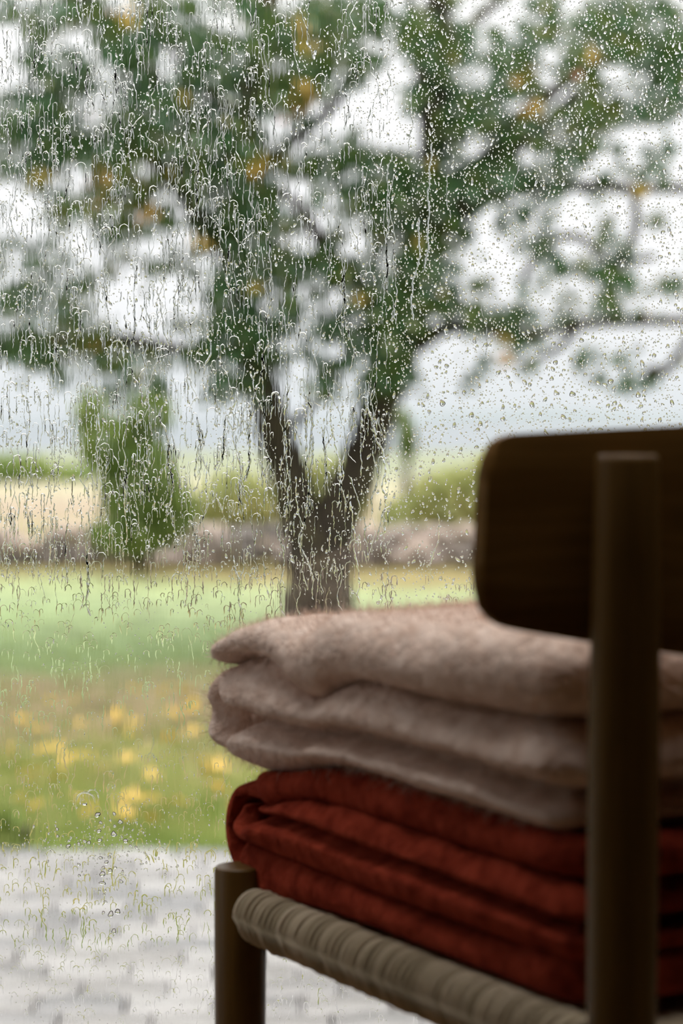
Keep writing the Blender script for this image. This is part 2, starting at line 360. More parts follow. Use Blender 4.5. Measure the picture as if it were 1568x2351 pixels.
# drystone wall across the lawn
wall = empty('stone_wall', (-0.4, 19.6, GZ), 'low grey drystone wall crossing the lawn behind the forked tree', 'wall')
stone_me = []
for k in range(8):
    r_ = random.Random(40+k); v = []; f = []
    nu, nv = 8, 4
    v.append((0,0,1)); 
    for a in range(1, nv):
        for b in range(nu):
            th = PI*a/nv; ph = 2*PI*b/nu; q = 1+r_.uniform(-0.16, 0.16)
            sx_ = lambda t: math.copysign(abs(t)**0.6, t)
            v.append((q*sx_(math.sin(th))*sx_(math.cos(ph)), q*sx_(math.sin(th))*sx_(math.sin(ph)), q*sx_(math.cos(th))))
    v.append((0,0,-1))
    for b in range(nu): f.append((0, 1+b, 1+(b+1)%nu))
    for a in range(nv-2):
        for b in range(nu): f.append((1+a*nu+b, 1+(a+1)*nu+b, 1+(a+1)*nu+(b+1)%nu, 1+a*nu+(b+1)%nu))
    L = 1+(nv-2)*nu
    for b in range(nu): f.append((L+b, len(v)-1, L+(b+1)%nu))
    stone_me.append(mesh('stone', v, f, M_stone))
cnt = 0
for layer in range(3):
    x = -8.0
    while x < 8.0:
        wd = rnd.uniform(0.09, 0.17); x += wd
        hh = 0.065*(1-0.08*layer)
        if not (layer == 2 and rnd.random() < 0.3):
            o = bpy.data.objects.new('stone', stone_me[rnd.randrange(8)]); col.objects.link(o); o.parent = wall
            o.location = (x, rnd.uniform(-.04,.04), 0.03+0.105*layer+0.02*rnd.random()); o.scale = (wd*1.08, 0.2-0.04*layer, hh*rnd.uniform(.9,1.25)); o.rotation_euler = (rnd.uniform(-.1,.1), rnd.uniform(-.12,.12), rnd.uniform(-.15,.15)); cnt += 1
        x += wd

# ------------------------------------------------------------------ leaves, trees, shrubs
def leaves(name, centers, size, m, parent=None, rs=1.0):
    """one small folded leaf of four triangles at each centre"""
    C = np.asarray(centers, dtype=np.float64); n = len(C)
    S = R.uniform(0.65, 1.25, n)*size*rs
    a = R.normal(size=(n,3)); a /= np.linalg.norm(a, axis=1)[:,None]
    b = R.normal(size=(n,3)); b -= (a*b).sum(1)[:,None]*a; b /= np.linalg.norm(b, axis=1)[:,None]
    c = np.cross(a, b)
    pts = [(-0.5,0,0),(-0.12,0.33,0.08),(0.28,0.24,0.06),(0.5,0,0),(0.28,-0.24,0.06),(-0.12,-0.33,0.08)]
    V = np.zeros((n,6,3))
    for k, (u, v_, w_) in enumerate(pts): V[:,k] = C+S[:,None]*(u*a+v_*b+w_*c)
    base = (np.arange(n)*6)[:,None]
    T = np.concatenate([base+np.array([[0,1,5]]), base+np.array([[1,2,5]]), base+np.array([[2,4,5]]), base+np.array([[2,3,4]])], 0)
    V = V.reshape(-1,3)
    if parent is not None: V = V-np.array(parent.location)[None]
    o = link(name, mesh_np(name, V, T, m, False), parent); return tag(o, kind='stuff')

rows = [
"sss##.sgg.sgg.ggsgsgs....g..gggs",
".gs..#ggss.sggggsgsssssssgsggggg",
".g...##ssggsgggggs.gggsgg..gsggg",
".sgg..#.ggg.gggsss..g..sgssg...g",
"sggs..gggsgsggg....g.gg.ss.sssgg",
"gggg.gg.gggg.......s.ggsg.gggs.s",
"gg##gsgggggg.s..s...ss.g.sgg....",
"sggsss.sgggg.sgggggss.sgs..s.ss.",
"sss.sggssggggssssgggggggsg..s.ss",
"..sgggs.s.ggss..gsg.g.sss.s.....",
"..s..gss..ggsg.s.gggsg.sss..s.s.",
"ss......ss.ggsss.ssgg...sss..s..",
"s.sssssss.ggsgggg..ggs..s.s.gs.s",
"g.sg......ggsss.sgggg.s...s.gs.s",
"s.sg......ggsg.gsgggssgsg.......",
"gs.sg..sss.ggssssggs..sss.......",
"sg#sgg.ssgsgg..ssgg...s.s..s.ss.",
"..s..sss..gg...g.gg.........s...",
]
cl = []
cw = W_PX/32.0
def add_cell(px, py, n):
    ox, oy = R.normal()*9, R.normal()*9
    sprays = [(R.normal()*19, R.normal()*19, R.uniform(7, 13)) for _ in range(3 if n > 40 else (2 if n > 5 else 1))]
    for i in range(n):
        d = 12.6+R.normal()*0.75
        q = sprays[i % len(sprays)]
        if n > 40 and i % 2: q = (0, 0, 21)
        cl.append(P(px+ox+q[0]+R.normal()*q[2]*1.15, py+oy+q[1]+R.normal()*q[2], d))
for r_i, row_s in enumerate(rows):
    for c_i, ch in enumerate(row_s):
        n = {'.': 1, 's': 38, 'g': 130, '#': 150}[ch]
        if ch == '.' and rnd.random() < 0.5: n = 0
        add_cell((c_i+0.5)*cw, r_i*50+25, n)
# the crown carries on above and beside the frame
for _ in range(5200):
    px = R.uniform(-500, 2050); py = R.uniform(-900, -10)
    if mnoise.noise(Vector((px/130, py/130, 5))) > -0.05: 
        for k in range(3): cl.append(P(px+R.normal()*30, py+R.normal()*25, 12.6+R.normal()*0.9))
for _ in range(2600):
    px = R.choice([R.uniform(-520, -10), R.uniform(1580, 2000)]); py = R.uniform(0, 800)
    if mnoise.noise(Vector((px/110, py/110, 9))) > 0.0: cl.append(P(px, py, 12.6+R.normal()*0.8))

tree = empty('forked_tree', P(735, 1500, 12.6)-Vector((0,0,0.02)), 'large leafy green tree whose grey trunk forks in two low down on the lawn', 'tree')
tree.location.z = GZ
def limb(name, pts, parent, n=12, d0=12.6, dd=None, m=M_bark):
    pp = [P(p[0], p[1], d0+(dd[i] if dd else 0)) for i, p in enumerate(pts)]
    rr = [(p[2]*(1.0 if p[2] > 45 else 1.9)+2.0)/2/F_PX*d0 for p in pts]
    # smooth by Catmull-Rom and roughen the outline
    out, ro = [], []
    for i in range(len(pp)-1):
        p0, p1, p2, p3 = pp[max(i-1,0)], pp[i], pp[i+1], pp[min(i+2,len(pp)-1)]
        for k in range(5):
            t = k/5; q = 0.5*((2*p1)+(p2-p0)*t+(2*p0-5*p1+4*p2-p3)*t*t+(3*p1-p0-3*p2+p3)*t**3)
            jit = 0.12*rr[i]
            out.append(q+Vector((rnd.uniform(-jit,jit), rnd.uniform(-jit,jit), 0))); ro.append((rr[i]*(1-t)+rr[i+1]*t)*rnd.uniform(0.94,1.07))
    out.append(pp[-1]); ro.append(rr[-1])
    return MB().tube(out, ro, n).build(name, m, parent, True)
base_y = HOR+1.2*F_PX/12.6
limb('trunk', [(735,base_y+12,215),(733,base_y-40,175),(735,1380,155),(733,1290,150),(730,1225,120)], tree, 18)
limb('branch', [(727,1290,100),(690,1180,98),(650,1050,88),(610,920,76),(575,770,68),(552,610,58),(537,450,48),(558,300,38),(600,120,28),(620,-60,22),(600,-260,14)], tree, 14, dd=[0,0,-.05,-.1,-.15,-.2,-.2,-.1,0,0.1,.2])
limb('branch', [(742,1290,105),(790,1150,102),(845,1020,92),(893,870,80),(925,720,72),(950,580,62),(985,430,52),(1005,280,42),(1012,120,34),(1002,-60,26),(1020,-260,14)], tree, 14, dd=[0,.05,.1,.15,.2,.2,.2,.1,.1,0,0])
for b_ in ([(975,440,26),(1060,400,24),(1130,350,20),(1200,265,18),(1320,175,13),(1440,90,8)],
           [(1000,500,20),(1090,440,20),(1160,360,18),(1240,300,15),(1330,200,9)],
           [(950,580,28),(1050,500,22),(1120,450,19),(1190,430,17),(1330,427,14),(1568,432,11),(1760,415,6)],
           [(908,830,26),(980,775,20),(1060,748,15),(1200,768,14),(1330,745,13),(1450,737,12),(1568,735,10),(1760,720,6)],
           [(1005,290,18),(970,200,15),(952,90,12),(940,-60,8)],
           [(893,870,24),(850,690,22),(790,615,20),(740,560,18),(690,480,14),(640,430,8)],
           [(552,620,30),(470,520,26),(400,420,22),(310,335,26),(180,322,22),(30,310,14),(-200,300,8)],
           [(575,780,20),(500,820,15),(430,805,14),(290,783,18),(180,785,20),(60,790,20),(-150,810,12)],
           [(1200,640,8),(1250,560,9),(1330,545,9),(1400,600,8),(1500,590,6)],
           [(1450,430,10),(1460,520,9),(1420,610,10),(1380,640,8)],
           [(1330,745,10),(1280,800,8),(1190,840,6)],
           [(540,460,20),(640,350,16),(760,250,12),(840,120,8)],
           [(560,300,18),(470,200,14),(400,120,10),(330,20,7)],
           [(1012,120,16),(1080,60,12),(1180,-30,8)],
           [(640,1010,12),(760,880,7),(800,780,5)]):
    limb('branch', b_, tree, 8, dd=[0]+[rnd.uniform(-.35,.35) for _ in b_[1:]])
limb('branch', [(1568+190,415,9),(1700,560,9),(1545,830,9),(1500,850,14),(1480,870,7)], tree, 7)
o = leaves('foliage', cl, 0.056, M_leaf, tree)

ca = []
for px, py, sr, n_ in ((290,42,14,26),(705,212,14,26),(592,376,16,30),(690,60,14,18),(715,108,12,18),(420,230,12,14),(240,405,16,24),(95,408,12,14),(350,490,12,14),(455,565,14,18),(1355,132,12,24),(1225,248,13,20),(1200,185,12,16),(1465,445,10,12),(1165,825,9,10),(1160,775,9,8),(580,660,10,8),(820,690,12,14)):
    for _ in range(n_): ca.append(P(px+R.normal()*sr, py+R.normal()*sr, 11.6+R.normal()*0.15))
leaves('autumn_foliage', ca, 0.055, M_yellow, tree)

tree2 = empty('overhanging_tree', (-3.4, 13.2, GZ), 'dark thick tree limb reaching in at the top left corner', 'tree')
limb('trunk', [(-560,1450,190),(-550,1000,165),(-520,500,140),(-430,60,120),(-260,-160,90)], tree2, 14, 13.2)
limb('branch', [(-300,-140,90),(-80,-170,66),(90,-90,52),(190,0,54),(255,65,58),(310,140,48),(348,200,34),(378,262,14)], tree2, 12, 13.2)
cl2 = [P(R.uniform(-650, 60), R.uniform(-620, 60), 13.2+R.normal()*0.8) for _ in range(4500)]
leaves('foliage', cl2, 0.055, M_leaf, tree2)

def shrub(name, label, blobs, d, n, size, m, stem):
    o = empty(name, (P(stem[0], 960, d).x, d, GZ), label, 'shrub')
    pts = []
    tot = sum(b[2]*b[3] for b in blobs)
    for bx, by, rx, ry in blobs:
        k = int(n*rx*ry/tot)
        a = R.normal(size=(k,3)); a /= np.linalg.norm(a,axis=1)[:,None]; q = R.uniform(0.25,1,k)**0.4
        for i in range(k): 
            p = P(bx+a[i,0]*q[i]*rx, by+a[i,2]*q[i]*ry, d); p.y += a[i,1]*q[i]*rx/F_PX*d
            p.z = max(p.z, GZ+0.0); pts.append(p)
    leaves('foliage', pts, size, m, o)
    bx, by, rx, ry = blobs[0]
    mb = MB()
    for k in range(5):
        e_ = P(bx+rnd.uniform(-.7,.7)*rx, by+rnd.uniform(-.6,.4)*ry, d); b0 = Vector((o.location.x+rnd.uniform(-.04,.04), d, GZ-0.03))
        mb.tube([b0, b0.lerp(e_,0.5)+Vector((rnd.uniform(-.05,.05),0,0.03)), e_], [0.018,0.013,0.005], 6)
    mb.build('stem', M_bark, o, True)
shrub('round_shrub', 'rounded mid-green shrub in front of the stone wall, left of the tree', [(320,1120,95,130),(250,1020,70,70),(345,950,55,55),(390,1170,60,80),(205,950,36,62),(300,1230,100,50)], 18.4, 5200, 0.07, M_bush, (320,))
shrub('slender_shrub', 'slender green shrub just right of the forked trunk', [(935,1010,22,50),(925,960,14,26)], 24, 900, 0.05, M_bush, (935,))
shrub('yellowing_shrub', 'broad yellow-green shrub between the trunk and the chair back', [(1040,1150,100,80),(960,1190,90,60),(1130,1120,70,80),(1250,1130,110,90)], 23.5, 5200, 0.10, M_pale, (1040,))
shrub('hedge_shrub', 'pale green shrub beyond the wall, between the round shrub and the tree', [(540,1160,90,80),(470,1200,60,50),(620,1180,60,60)], 26, 3600, 0.10, M_pale, (540,))
shrub('distant_shrub', 'low grey-green shrub far off at the left edge', [(40,1080,90,34),(150,1095,70,26),(-80,1085,90,40)], 46, 3200, 0.14, M_bush, (40,))
shrub('yellowing_shrub', 'broad yellow-green shrub seen in the fork of the tree', [(755,1130,60,80),(800,1150,50,60)], 25, 2400, 0.10, M_pale, (755,))
shrub('corner_shrub', 'upright dark green tuft at the left edge beside the paving', [(20,1905,30,45),(15,1940,30,25)], 6.75, 330, 0.045, M_grass, (20,))

# unseen hedges added beside the lawn for dark refractions in the water
for hx, lab in ((-5.6, 'unseen dark hedge added to the left of the terrace'), (5.8, 'unseen dark hedge added to the right of the terrace')):
    hd = empty('added_hedge', (hx, 7.0, GZ), lab, 'hedge')
    n = 9000; q = np.stack([hx+R.uniform(-1.3,1.3,n), R.uniform(2.6,12.0,n), GZ+R.uniform(0,1,n)**0.8*4.6], 1)
    q[:,0] = np.where(R.uniform(size=n) < 0.6, hx-np.sign(hx)*R.uniform(1.0,1.4,n), q[:,0])
    leaves('foliage', q, 0.20, M_leaf, hd)
    MB().mm((hx-0.9,2.9,GZ),(hx+0.9,11.7,GZ+4.2)).build('hedge_core', M_bark, hd)
for sx0, sd in ((1900, 27), (2600, 30), (-700, 26), (-1300, 31)):
    shrub('garden_shrub', 'loose green garden shrub beyond the stone wall, outside the picture at '+{1900:'right',2600:'far right',-700:'left',-1300:'far left'}[sx0], [(sx0,1130,150,110),(sx0+120,1170,110,70)], sd, 2200, 0.13, M_bush, (sx0,))
# grass at the edge of the paving and over the near lawn
n = 26000
gx = R.uniform(-2.2, 2.2, n); gy = np.minimum(6.58+R.exponential(2.0, n), R.uniform(10, 18.8, n))
gh = R.uniform(0.03, 0.075, n); an = R.uniform(0, 2*PI, n); ln = R.normal(0, 0.02, (n,2)); wdt = 0.004
b0 = np.stack([gx-np.cos(an)*wdt, gy-np.sin(an)*wdt, np.full(n, GZ-0.04)], 1); b1 = np.stack([gx+np.cos(an)*wdt, gy+np.sin(an)*wdt, np.full(n, GZ-0.04)], 1)
tp = np.stack([gx+ln[:,0], gy+ln[:,1], GZ-0.03+gh], 1)
V = np.stack([b0,b1,tp],1).reshape(-1,3); T = np.arange(3*n).reshape(-1,3)
tag(link('lawn_grass', mesh_np('lawn_grass', V, T, M_grass, False)), 'short green and straw-coloured grass on the lawn past the paving', 'grass', kind='stuff')

# fallen leaves
lv = [(0,0,0)]; nn = 10
for k in range(nn):
    a = 2*PI*k/nn; r_ = 1.0 if k % 2 == 0 else 0.55; lv.append((math.cos(a)*r_, math.sin(a)*r_*0.8, 0.12+0.12*math.sin(3*a)))
leaf_me = mesh('fallen_leaf', lv, [(0, 1+k, 1+(k+1)%nn) for k in range(nn)], M_yellow, True)
spots = [(150,1755),(165,1770),(140,1775),(175,1750),(270,1655),(262,1668),(640,1838),(655,1845),(630,1850),(100,1740),(90,1790),(60,1800),(430,1640),(445,1630),(400,1655),(300,1700),(310,1845),(295,1850),(320,1838),(210,1880),(180,1850),(240,1780),(130,1800),(590,1700),(500,1780),(480,1790),(380,1600),(350,1850),(30,1745),(20,1760),(560,1560),(110,1690)]
spots += [(rnd.uniform(0, 640), rnd.uniform(1590, 1900)) for _ in range(46)]
for i, (px, py) in enumerate(spots):
    d = 1.2*F_PX/(py-HOR-8)
    o = link('fallen_leaf', leaf_me); p = P(px, py, d); o.location = (p.x, d, GZ+0.012+0.01*rnd.random())
    s = rnd.uniform(0.022, 0.046); o.scale = (s, s*1.3, s); o.rotation_euler = (rnd.uniform(.1,.6), rnd.uniform(-.4,.4), rnd.uniform(0,6))
    zn = 'beside the paving edge' if py > 1820 else ('in the yellow drift on the near turf' if py > 1700 else 'on the brown turf further out')
    tag(o, 'fallen orange-yellow autumn leaf '+zn, 'leaf', 'autumn leaves '+zn)

# ------------------------------------------------------------------ the chair
FL = Vector((-0.068, 1.58, 0)); BL = Vector((0.1432, 1.194, 0))
s_ = (BL-FL); DEPTH = s_.length; s_.normalize(); v_ = Vector((-s_.y, s_.x, 0))     # s_: front to back, v_: near side to far side
def C(a, b, z): return FL+s_*a+v_*b+Vector((0,0,z))
WIDTH = 0.43
chair = empty('dining_chair', C(DEPTH/2, WIDTH/2, 0), 'oak dining chair with woven paper-cord seat and rounded back panel, holding folded blankets', 'chair')
def leg(base, prof):
    return MB().lathe((base.x, base.y), prof, 40).build('leg', M_leg, chair, True, 35)
fp = [(0,0.0125,0,0),(0.25,0.0160,0,0),(0.40,0.0174,0,0),(0.466,0.0175,0,0),(0.4685,0.0168,0,0),(0.4695,0.0155,0,0)]
leg(FL, fp); leg(C(0, WIDTH, 0), fp)
def bp(sgn): return [(0,0.0125,.004*1,-.02),(0.25,0.0158,-0.0015,-.006),(0.43,0.0172,-0.0015,0),(0.52,0.0180,-0.0005,0),(0.62,0.0182,0.0005,0.001),(0.70,0.0172,0.0016,0.002),(0.748,0.0163,0.0022,0.003),(0.7505,0.0156,0.0022,.003),(0.7515,0.0145,0.0022,.003)]
leg(BL, bp(1)); leg(C(DEPTH, WIDTH, 0), bp(1))
# back panel: bent ply, growing towards its middle
nS, t_half = 61, 0.0052
L0, L1 = -0.057, WIDTH+0.057
cx = (L0+L1)/2; hw = (L1-L0)/2
ring = []
for i in range(nS):
    u = -1+2*i/(nS-1); u = math.copysign(1-(1-abs(u))**1.35, u); q = cx+u*hw
    e_ = (1-abs(u))*hw                          # distance from the end
    bow = 0.060*(1-u*u) - 0.060*(1-((0-cx)/hw)**2)
    # top and bottom edges
    zt = 0.7600+0.0085*(1-u*u)**1.0+0.001; zb = 0.6655-0.030*(1-u*u)
    rt, rb = 0.013, 0.017
    if e_ < rt: zt -= rt-math.sqrt(max(rt*rt-(rt-e_)**2, 0))
    if e_ < rb: zb += rb-math.sqrt(max(rb*rb-(rb-e_)**2, 0))
    ring.append((q, bow, zb, zt))
bv, bf = [], []; K = 9
for q, bow, zb, zt in ring:
    for side in (-1, 1):
        for k in range(K):
            w_ = k/(K-1); z = zb+(zt-zb)*w_ if side < 0 else zt+(zb-zt)*w_
            edge = min(w_, 1-w_)*(zt-zb); th = t_half*(1 if edge > 0.004 else 0.55+0.45*edge/0.004)
            # lean forward near the bottom end of the ends: the ends are slightly narrower at the top
            lean = -0.0035*((q-cx)/hw)*(z-0.71)/0.05
            bv.append(C(DEPTH-0.0245+bow+side*th*-1, q+lean, z))
R2 = 2*K
for i in range(nS-1):
    for k in range(R2):
        k2 = (k+1) % R2; bf.append((i*R2+k, i*R2+k2, (i+1)*R2+k2, (i+1)*R2+k))
bf.append(tuple(range(R2))[::-1]); bf.append(tuple((nS-1)*R2+k for k in range(R2)))
me = mesh('back_panel', bv, bf, M_back, True); to_local(me, chair.location); me.set_sharp_from_angle(angle=math.radians(50))
link('back_panel', me, chair)
# seat rails, each wound with cord
def cord_rail(p0, p1, rz, ry, pitch, name='seat_rail'):
    ax = (p1-p0); L = ax.length; ax.normalize(); side = ax.cross(Vector((0,0,1))).normalized()
    r_o = MB().tube([p0, p1], [rz*0.70, rz*0.70], 16).build(name, M_core, chair, True, 40)
    nu, nv, cr = 26, 6, pitch*0.33
    vv, ff = [], []
    for i in range(nu):
        a = 2*PI*i/nu; rad = Vector((0, math.cos(a), math.sin(a)))
        for k in range(nv):
            b = 2*PI*k/nv
            q = side*((ry-0.003+0.003*math.cos(b))*math.cos(a))+Vector((0,0,1))*((rz-0.003+0.003*math.cos(b))*math.sin(a))+ax*(cr*math.sin(b)+pitch*a/(2*PI))
            vv.append(q)
    for i in range(nu):
        for k in range(nv):
            ff.append((i*nv+k, i*nv+(k+1)%nv, ((i+1)%nu)*nv+(k+1)%nv, ((i+1)%nu)*nv+k))
    me = mesh('cord', vv, ff, M_cord); n = int((L-0.004)/pitch)
    for i in range(n):
        o = bpy.data.objects.new('cord', me); col.objects.link(o); o.parent = r_o
        o.location = p0+ax*(0.002+pitch*i)-chair.location+Vector((0,0,rnd.uniform(-.0004,.0004)))
        o.rotation_euler = (0,0,rnd.uniform(-.04,.04)); g_ = rnd.uniform(0.975,1.03); o.scale = (g_,g_,g_)
ZR = 0.440
cord_rail(C(0.0185,0,ZR), C(DEPTH-0.019,0,ZR), 0.0185, 0.0165, 0.0070)
cord_rail(C(0.0185,WIDTH,ZR), C(DEPTH-0.019,WIDTH,ZR), 0.0185, 0.0165, 0.0070)
cord_rail(C(0,0.0185,ZR-0.016), C(0,WIDTH-0.0185,ZR-0.016), 0.0175, 0.0165, 0.0052)
cord_rail(C(DEPTH,0.0185,ZR-0.012), C(DEPTH,WIDTH-0.0185,ZR-0.012), 0.0175, 0.0165, 0.0052)
# woven seat deck: cords running in from each rail, meeting on the diagonals
mb = MB(); nC = 42
for k in range(nC):
    t = (k+0.5)/nC; m_ = min(t, 1-t)
    za = ZR+0.0125
    aa = DEPTH*t; 
    mb.tube([C(aa,0.006,za), C(aa,WIDTH*m_+0.004,za-0.006)], [0.0036]*2, 6, True); mb.tube([C(aa,WIDTH-0.006,za), C(aa,WIDTH*(1-m_)-0.004,za-0.006)], [0.0036]*2, 6, True)
    bb = WIDTH*t
    mb.tube([C(0.006,bb,za-0.004), C(DEPTH*m_+0.004,bb,za-0.008)], [0.0036]*2, 6, True); mb.tube([C(DEPTH-0.006,bb,za-0.004), C(DEPTH*(1-m_)-0.004,bb,za-0.008)], [0.0036]*2, 6, True)
mb.box(C(DEPTH/2,WIDTH/2,ZR+0.001), (DEPTH/2-0.01,WIDTH/2-0.01,0.004), Matrix((s_, v_, Vector((0,0,1)))).transposed())
o = mb.build('woven_seat', M_cord, chair, True, 40); o['kind'] = 'stuff'
# low stretchers
for a0, b0_, a1, b1_, z in ((0,0,DEPTH,0,0.20),(0,WIDTH,DEPTH,WIDTH,0.20),(0.0,0,0.0,WIDTH,0.26)):
    MB().tube([C(a0,b0_,z), C((a0+a1)/2,(b0_+b1_)/2,z), C(a1,b1_,z)], [0.008,0.0105,0.008], 14).build('stretcher', M_leg, chair, True, 40)

# ------------------------------------------------------------------ folded blankets
def nz(p, s, seed=0): return mnoise.noise(Vector((p[0]*s+seed*7.3, p[1]*s+seed*3.1, p[2]*s)))
def slab(V, Fc, a0, a1, b0, b1, zb, zt, rc=0.035, seed=0, crown=0.0, lobe=0.6, creases=(), ne=10):
    """a soft layer: rounded-rectangle outline, half-round edge; zb and zt are functions of (a, b)"""
    N = 300; base = len(V); pts = []
    per = [];  # outline with normals
    w_, h_ = a1-a0-2*rc, b1-b0-2*rc
    segs = [('l',(a0+rc,b0),(a1-rc,b0),(0,-1)),('c',(a1-rc,b0+rc),-PI/2),('l',(a1,b0+rc),(a1,b1-rc),(1,0)),('c',(a1-rc,b1-rc),0),('l',(a1-rc,b1),(a0+rc,b1),(0,1)),('c',(a0+rc,b1-rc),PI/2),('l',(a0,b1-rc),(a0,b0+rc),(-1,0)),('c',(a0+rc,b0+rc),PI)]
    cnts = [100,14,40,14,40,14,64,14]
    for sgm, c in zip(segs, cnts):
        for k in range(c):
            t = k/c
            if sgm[0] == 'l': per.append((sgm[1][0]+(sgm[2][0]-sgm[1][0])*t, sgm[1][1]+(sgm[2][1]-sgm[1][1])*t, *sgm[3]))
            else:
                an_ = sgm[2]+t*PI/2; per.append((sgm[1][0]+rc*math.cos(an_), sgm[1][1]+rc*math.sin(an_), math.cos(an_), math.sin(an_)))
    N = len(per); ca, cb = (a0+a1)/2, (b0+b1)/2
    T0 = (zt(ca,cb)-zb(ca,cb))/2
    rings = []
    for fr in (0.02, 0.3, 0.55, 0.75, 0.88): rings.append(('t', fr))
    for k in range(ne+1): rings.append(('e', PI/2-PI*k/ne))
    for fr in (0.88, 0.75, 0.55, 0.3, 0.02): rings.append(('b', fr))
    for kind, q in rings:
        for (a, b, na, nb) in per:
            inset = T0*lobe*1.6
            ea, eb = a-na*inset, b-nb*inset
            if kind == 'e':
                zc = (zt(ea,eb)+zb(ea,eb))/2; hh = (zt(ea,eb)-zb(ea,eb))/2
                x = ea+na*inset*math.cos(q); y = eb+nb*inset*math.cos(q); sn = math.sin(q); z = zc+hh*math.copysign(abs(sn)**0.85, sn)
            else:
                x = ca+(ea-ca)*q; y = cb+(eb-cb)*q
                z = zt(x,y)+crown*(1-q*q) if kind == 't' else zb(x,y)
            w1 = nz((x,y,z*1.5), 11, seed)*0.0055+nz((x,y,z*1.5), 34, seed+3)*0.0022
            x += na*w1 if kind == 'e' else 0; y += nb*w1 if kind == 'e' else 0
            if kind == 'e':
                for zf, dep, wd in creases:
                    dd_ = dep(a, na, nb)*gauss(z, zf(a, b), wd(a)); x -= na*dd_; y -= nb*dd_
            z += w1*0.7*(1 if kind != 'b' else 0.2)
            V.append(C(x, y, z))
    nr = len(rings)
    for i in range(nr-1):
        for k in range(N):
            k2 = (k+1) % N; Fc.append((base+i*N+k, base+(i+1)*N+k, base+(i+1)*N+k2, base+i*N+k2))
    Fc.append(tuple(base+k for k in range(N))); Fc.append(tuple(base+(nr-1)*N+k for k in range(N))[::-1])
def wrap(V, Fc, ac, zc, rout, sq, th, b0, b1, a_end, seed=0, zoff=lambda b: 0.0):
    """the outer turn of the cloth: a C-shaped sheet of thickness th round the front of the layers"""
    base = len(V); nb_, na_ = 40, 22
    prof = []
    for k in range(na_+1):
        an_ = PI/2+PI*k/na_; prof.append((ac+rout*math.cos(an_), zc+rout*sq*math.sin(an_), math.cos(an_), math.sin(an_)))
    prof = [(a_end, zc+rout*sq, 0, 1)]+prof+[(a_end, zc-rout*sq, 0, -1)]
    M_ = len(prof); outl = []
    for j in range(nb_+1):
        b = b0+(b1-b0)*j/nb_
        edge = 1.0 if 1 < j < nb_-1 else (0.8 if j in (1, nb_-1) else 0.45)
        for s2 in (1, -1):
            for (a, z, na, nz_) in prof:
                dl = nz((a, b, z), 14, seed)*0.004
                h = th/2*edge*s2*(1.0 if s2 > 0 else 1.0)
                mid = -th/2
                V.append(C(a+na*(mid+h+dl), b, z+nz_*(mid+h+dl*0.6)+zoff(b)))
    st = 2*M_
    for j in range(nb_):
        for k in range(M_-1):
            Fc.append((base+j*st+k, base+j*st+k+1, base+(j+1)*st+k+1, base+(j+1)*st+k))
            Fc.append((base+j*st+M_+k+1, base+j*st+M_+k, base+(j+1)*st+M_+k, base+(j+1)*st+M_+k+1))
    for j, sg in ((0, 1), (nb_, -1)):
        for k in range(M_-1):
            q = (base+j*st+k, base+j*st+M_+k, base+j*st+M_+k+1, base+j*st+k+1); Fc.append(q if sg > 0 else q[::-1])
def nap(name, body, count, length, width, m, parent):
    me = body.data; me.calc_loop_triangles(); nt_ = len(me.loop_triangles)
    co = np.empty(len(me.vertices)*3, dtype=np.float32); me.vertices.foreach_get('co', co); co = co.reshape(-1,3).astype(np.float64)
    tv = np.empty(nt_*3, dtype=np.int32); me.loop_triangles.foreach_get('vertices', tv); tv = tv.reshape(-1,3)
    A, B_, C_ = co[tv[:,0]], co[tv[:,1]], co[tv[:,2]]
    cr = np.cross(B_-A, C_-A); ar = np.linalg.norm(cr, axis=1)
    nrm = cr/np.maximum(ar,1e-12)[:,None]
    pr = ar/ar.sum(); ti = R.choice(nt_, count, p=pr); r1 = np.sqrt(R.uniform(size=count)); r2 = R.uniform(size=count)
    p = A[ti]*(1-r1)[:,None]+B_[ti]*(r1*(1-r2))[:,None]+C_[ti]*(r1*r2)[:,None]
    nn_ = nrm[ti]; d1 = nn_+R.normal(0, 0.55, (count,3)); d1 /= np.linalg.norm(d1,axis=1)[:,None]
    d2 = d1+R.normal(0, 0.75, (count,3)); d2 /= np.linalg.norm(d2,axis=1)[:,None]
    ln = length*R.gamma(3, 0.33, count)[:,None]
    sd = np.cross(d1, R.normal(size=(count,3))); sd /= np.linalg.norm(sd,axis=1)[:,None]; sd *= width/2
    m1 = p+d1*ln*0.5; e1 = m1+d2*ln*0.5
    p = p-nn_*0.0006
    V = np.stack([p-sd, p+sd, m1+sd*0.8, m1-sd*0.8, e1],1).reshape(-1,3)
    b = (np.arange(count)*5)[:,None]
    T = np.concatenate([b+np.array([[0,1,2]]), b+np.array([[0,2,3]]), b+np.array([[3,2,4]])],0)
    o = link(name, mesh_np(name, V, T, m, False), parent); o['kind'] = 'stuff'; return o

A1 = DEPTH-0.045
def gauss(x, c, s): return math.exp(-((x-c)/s)**2)
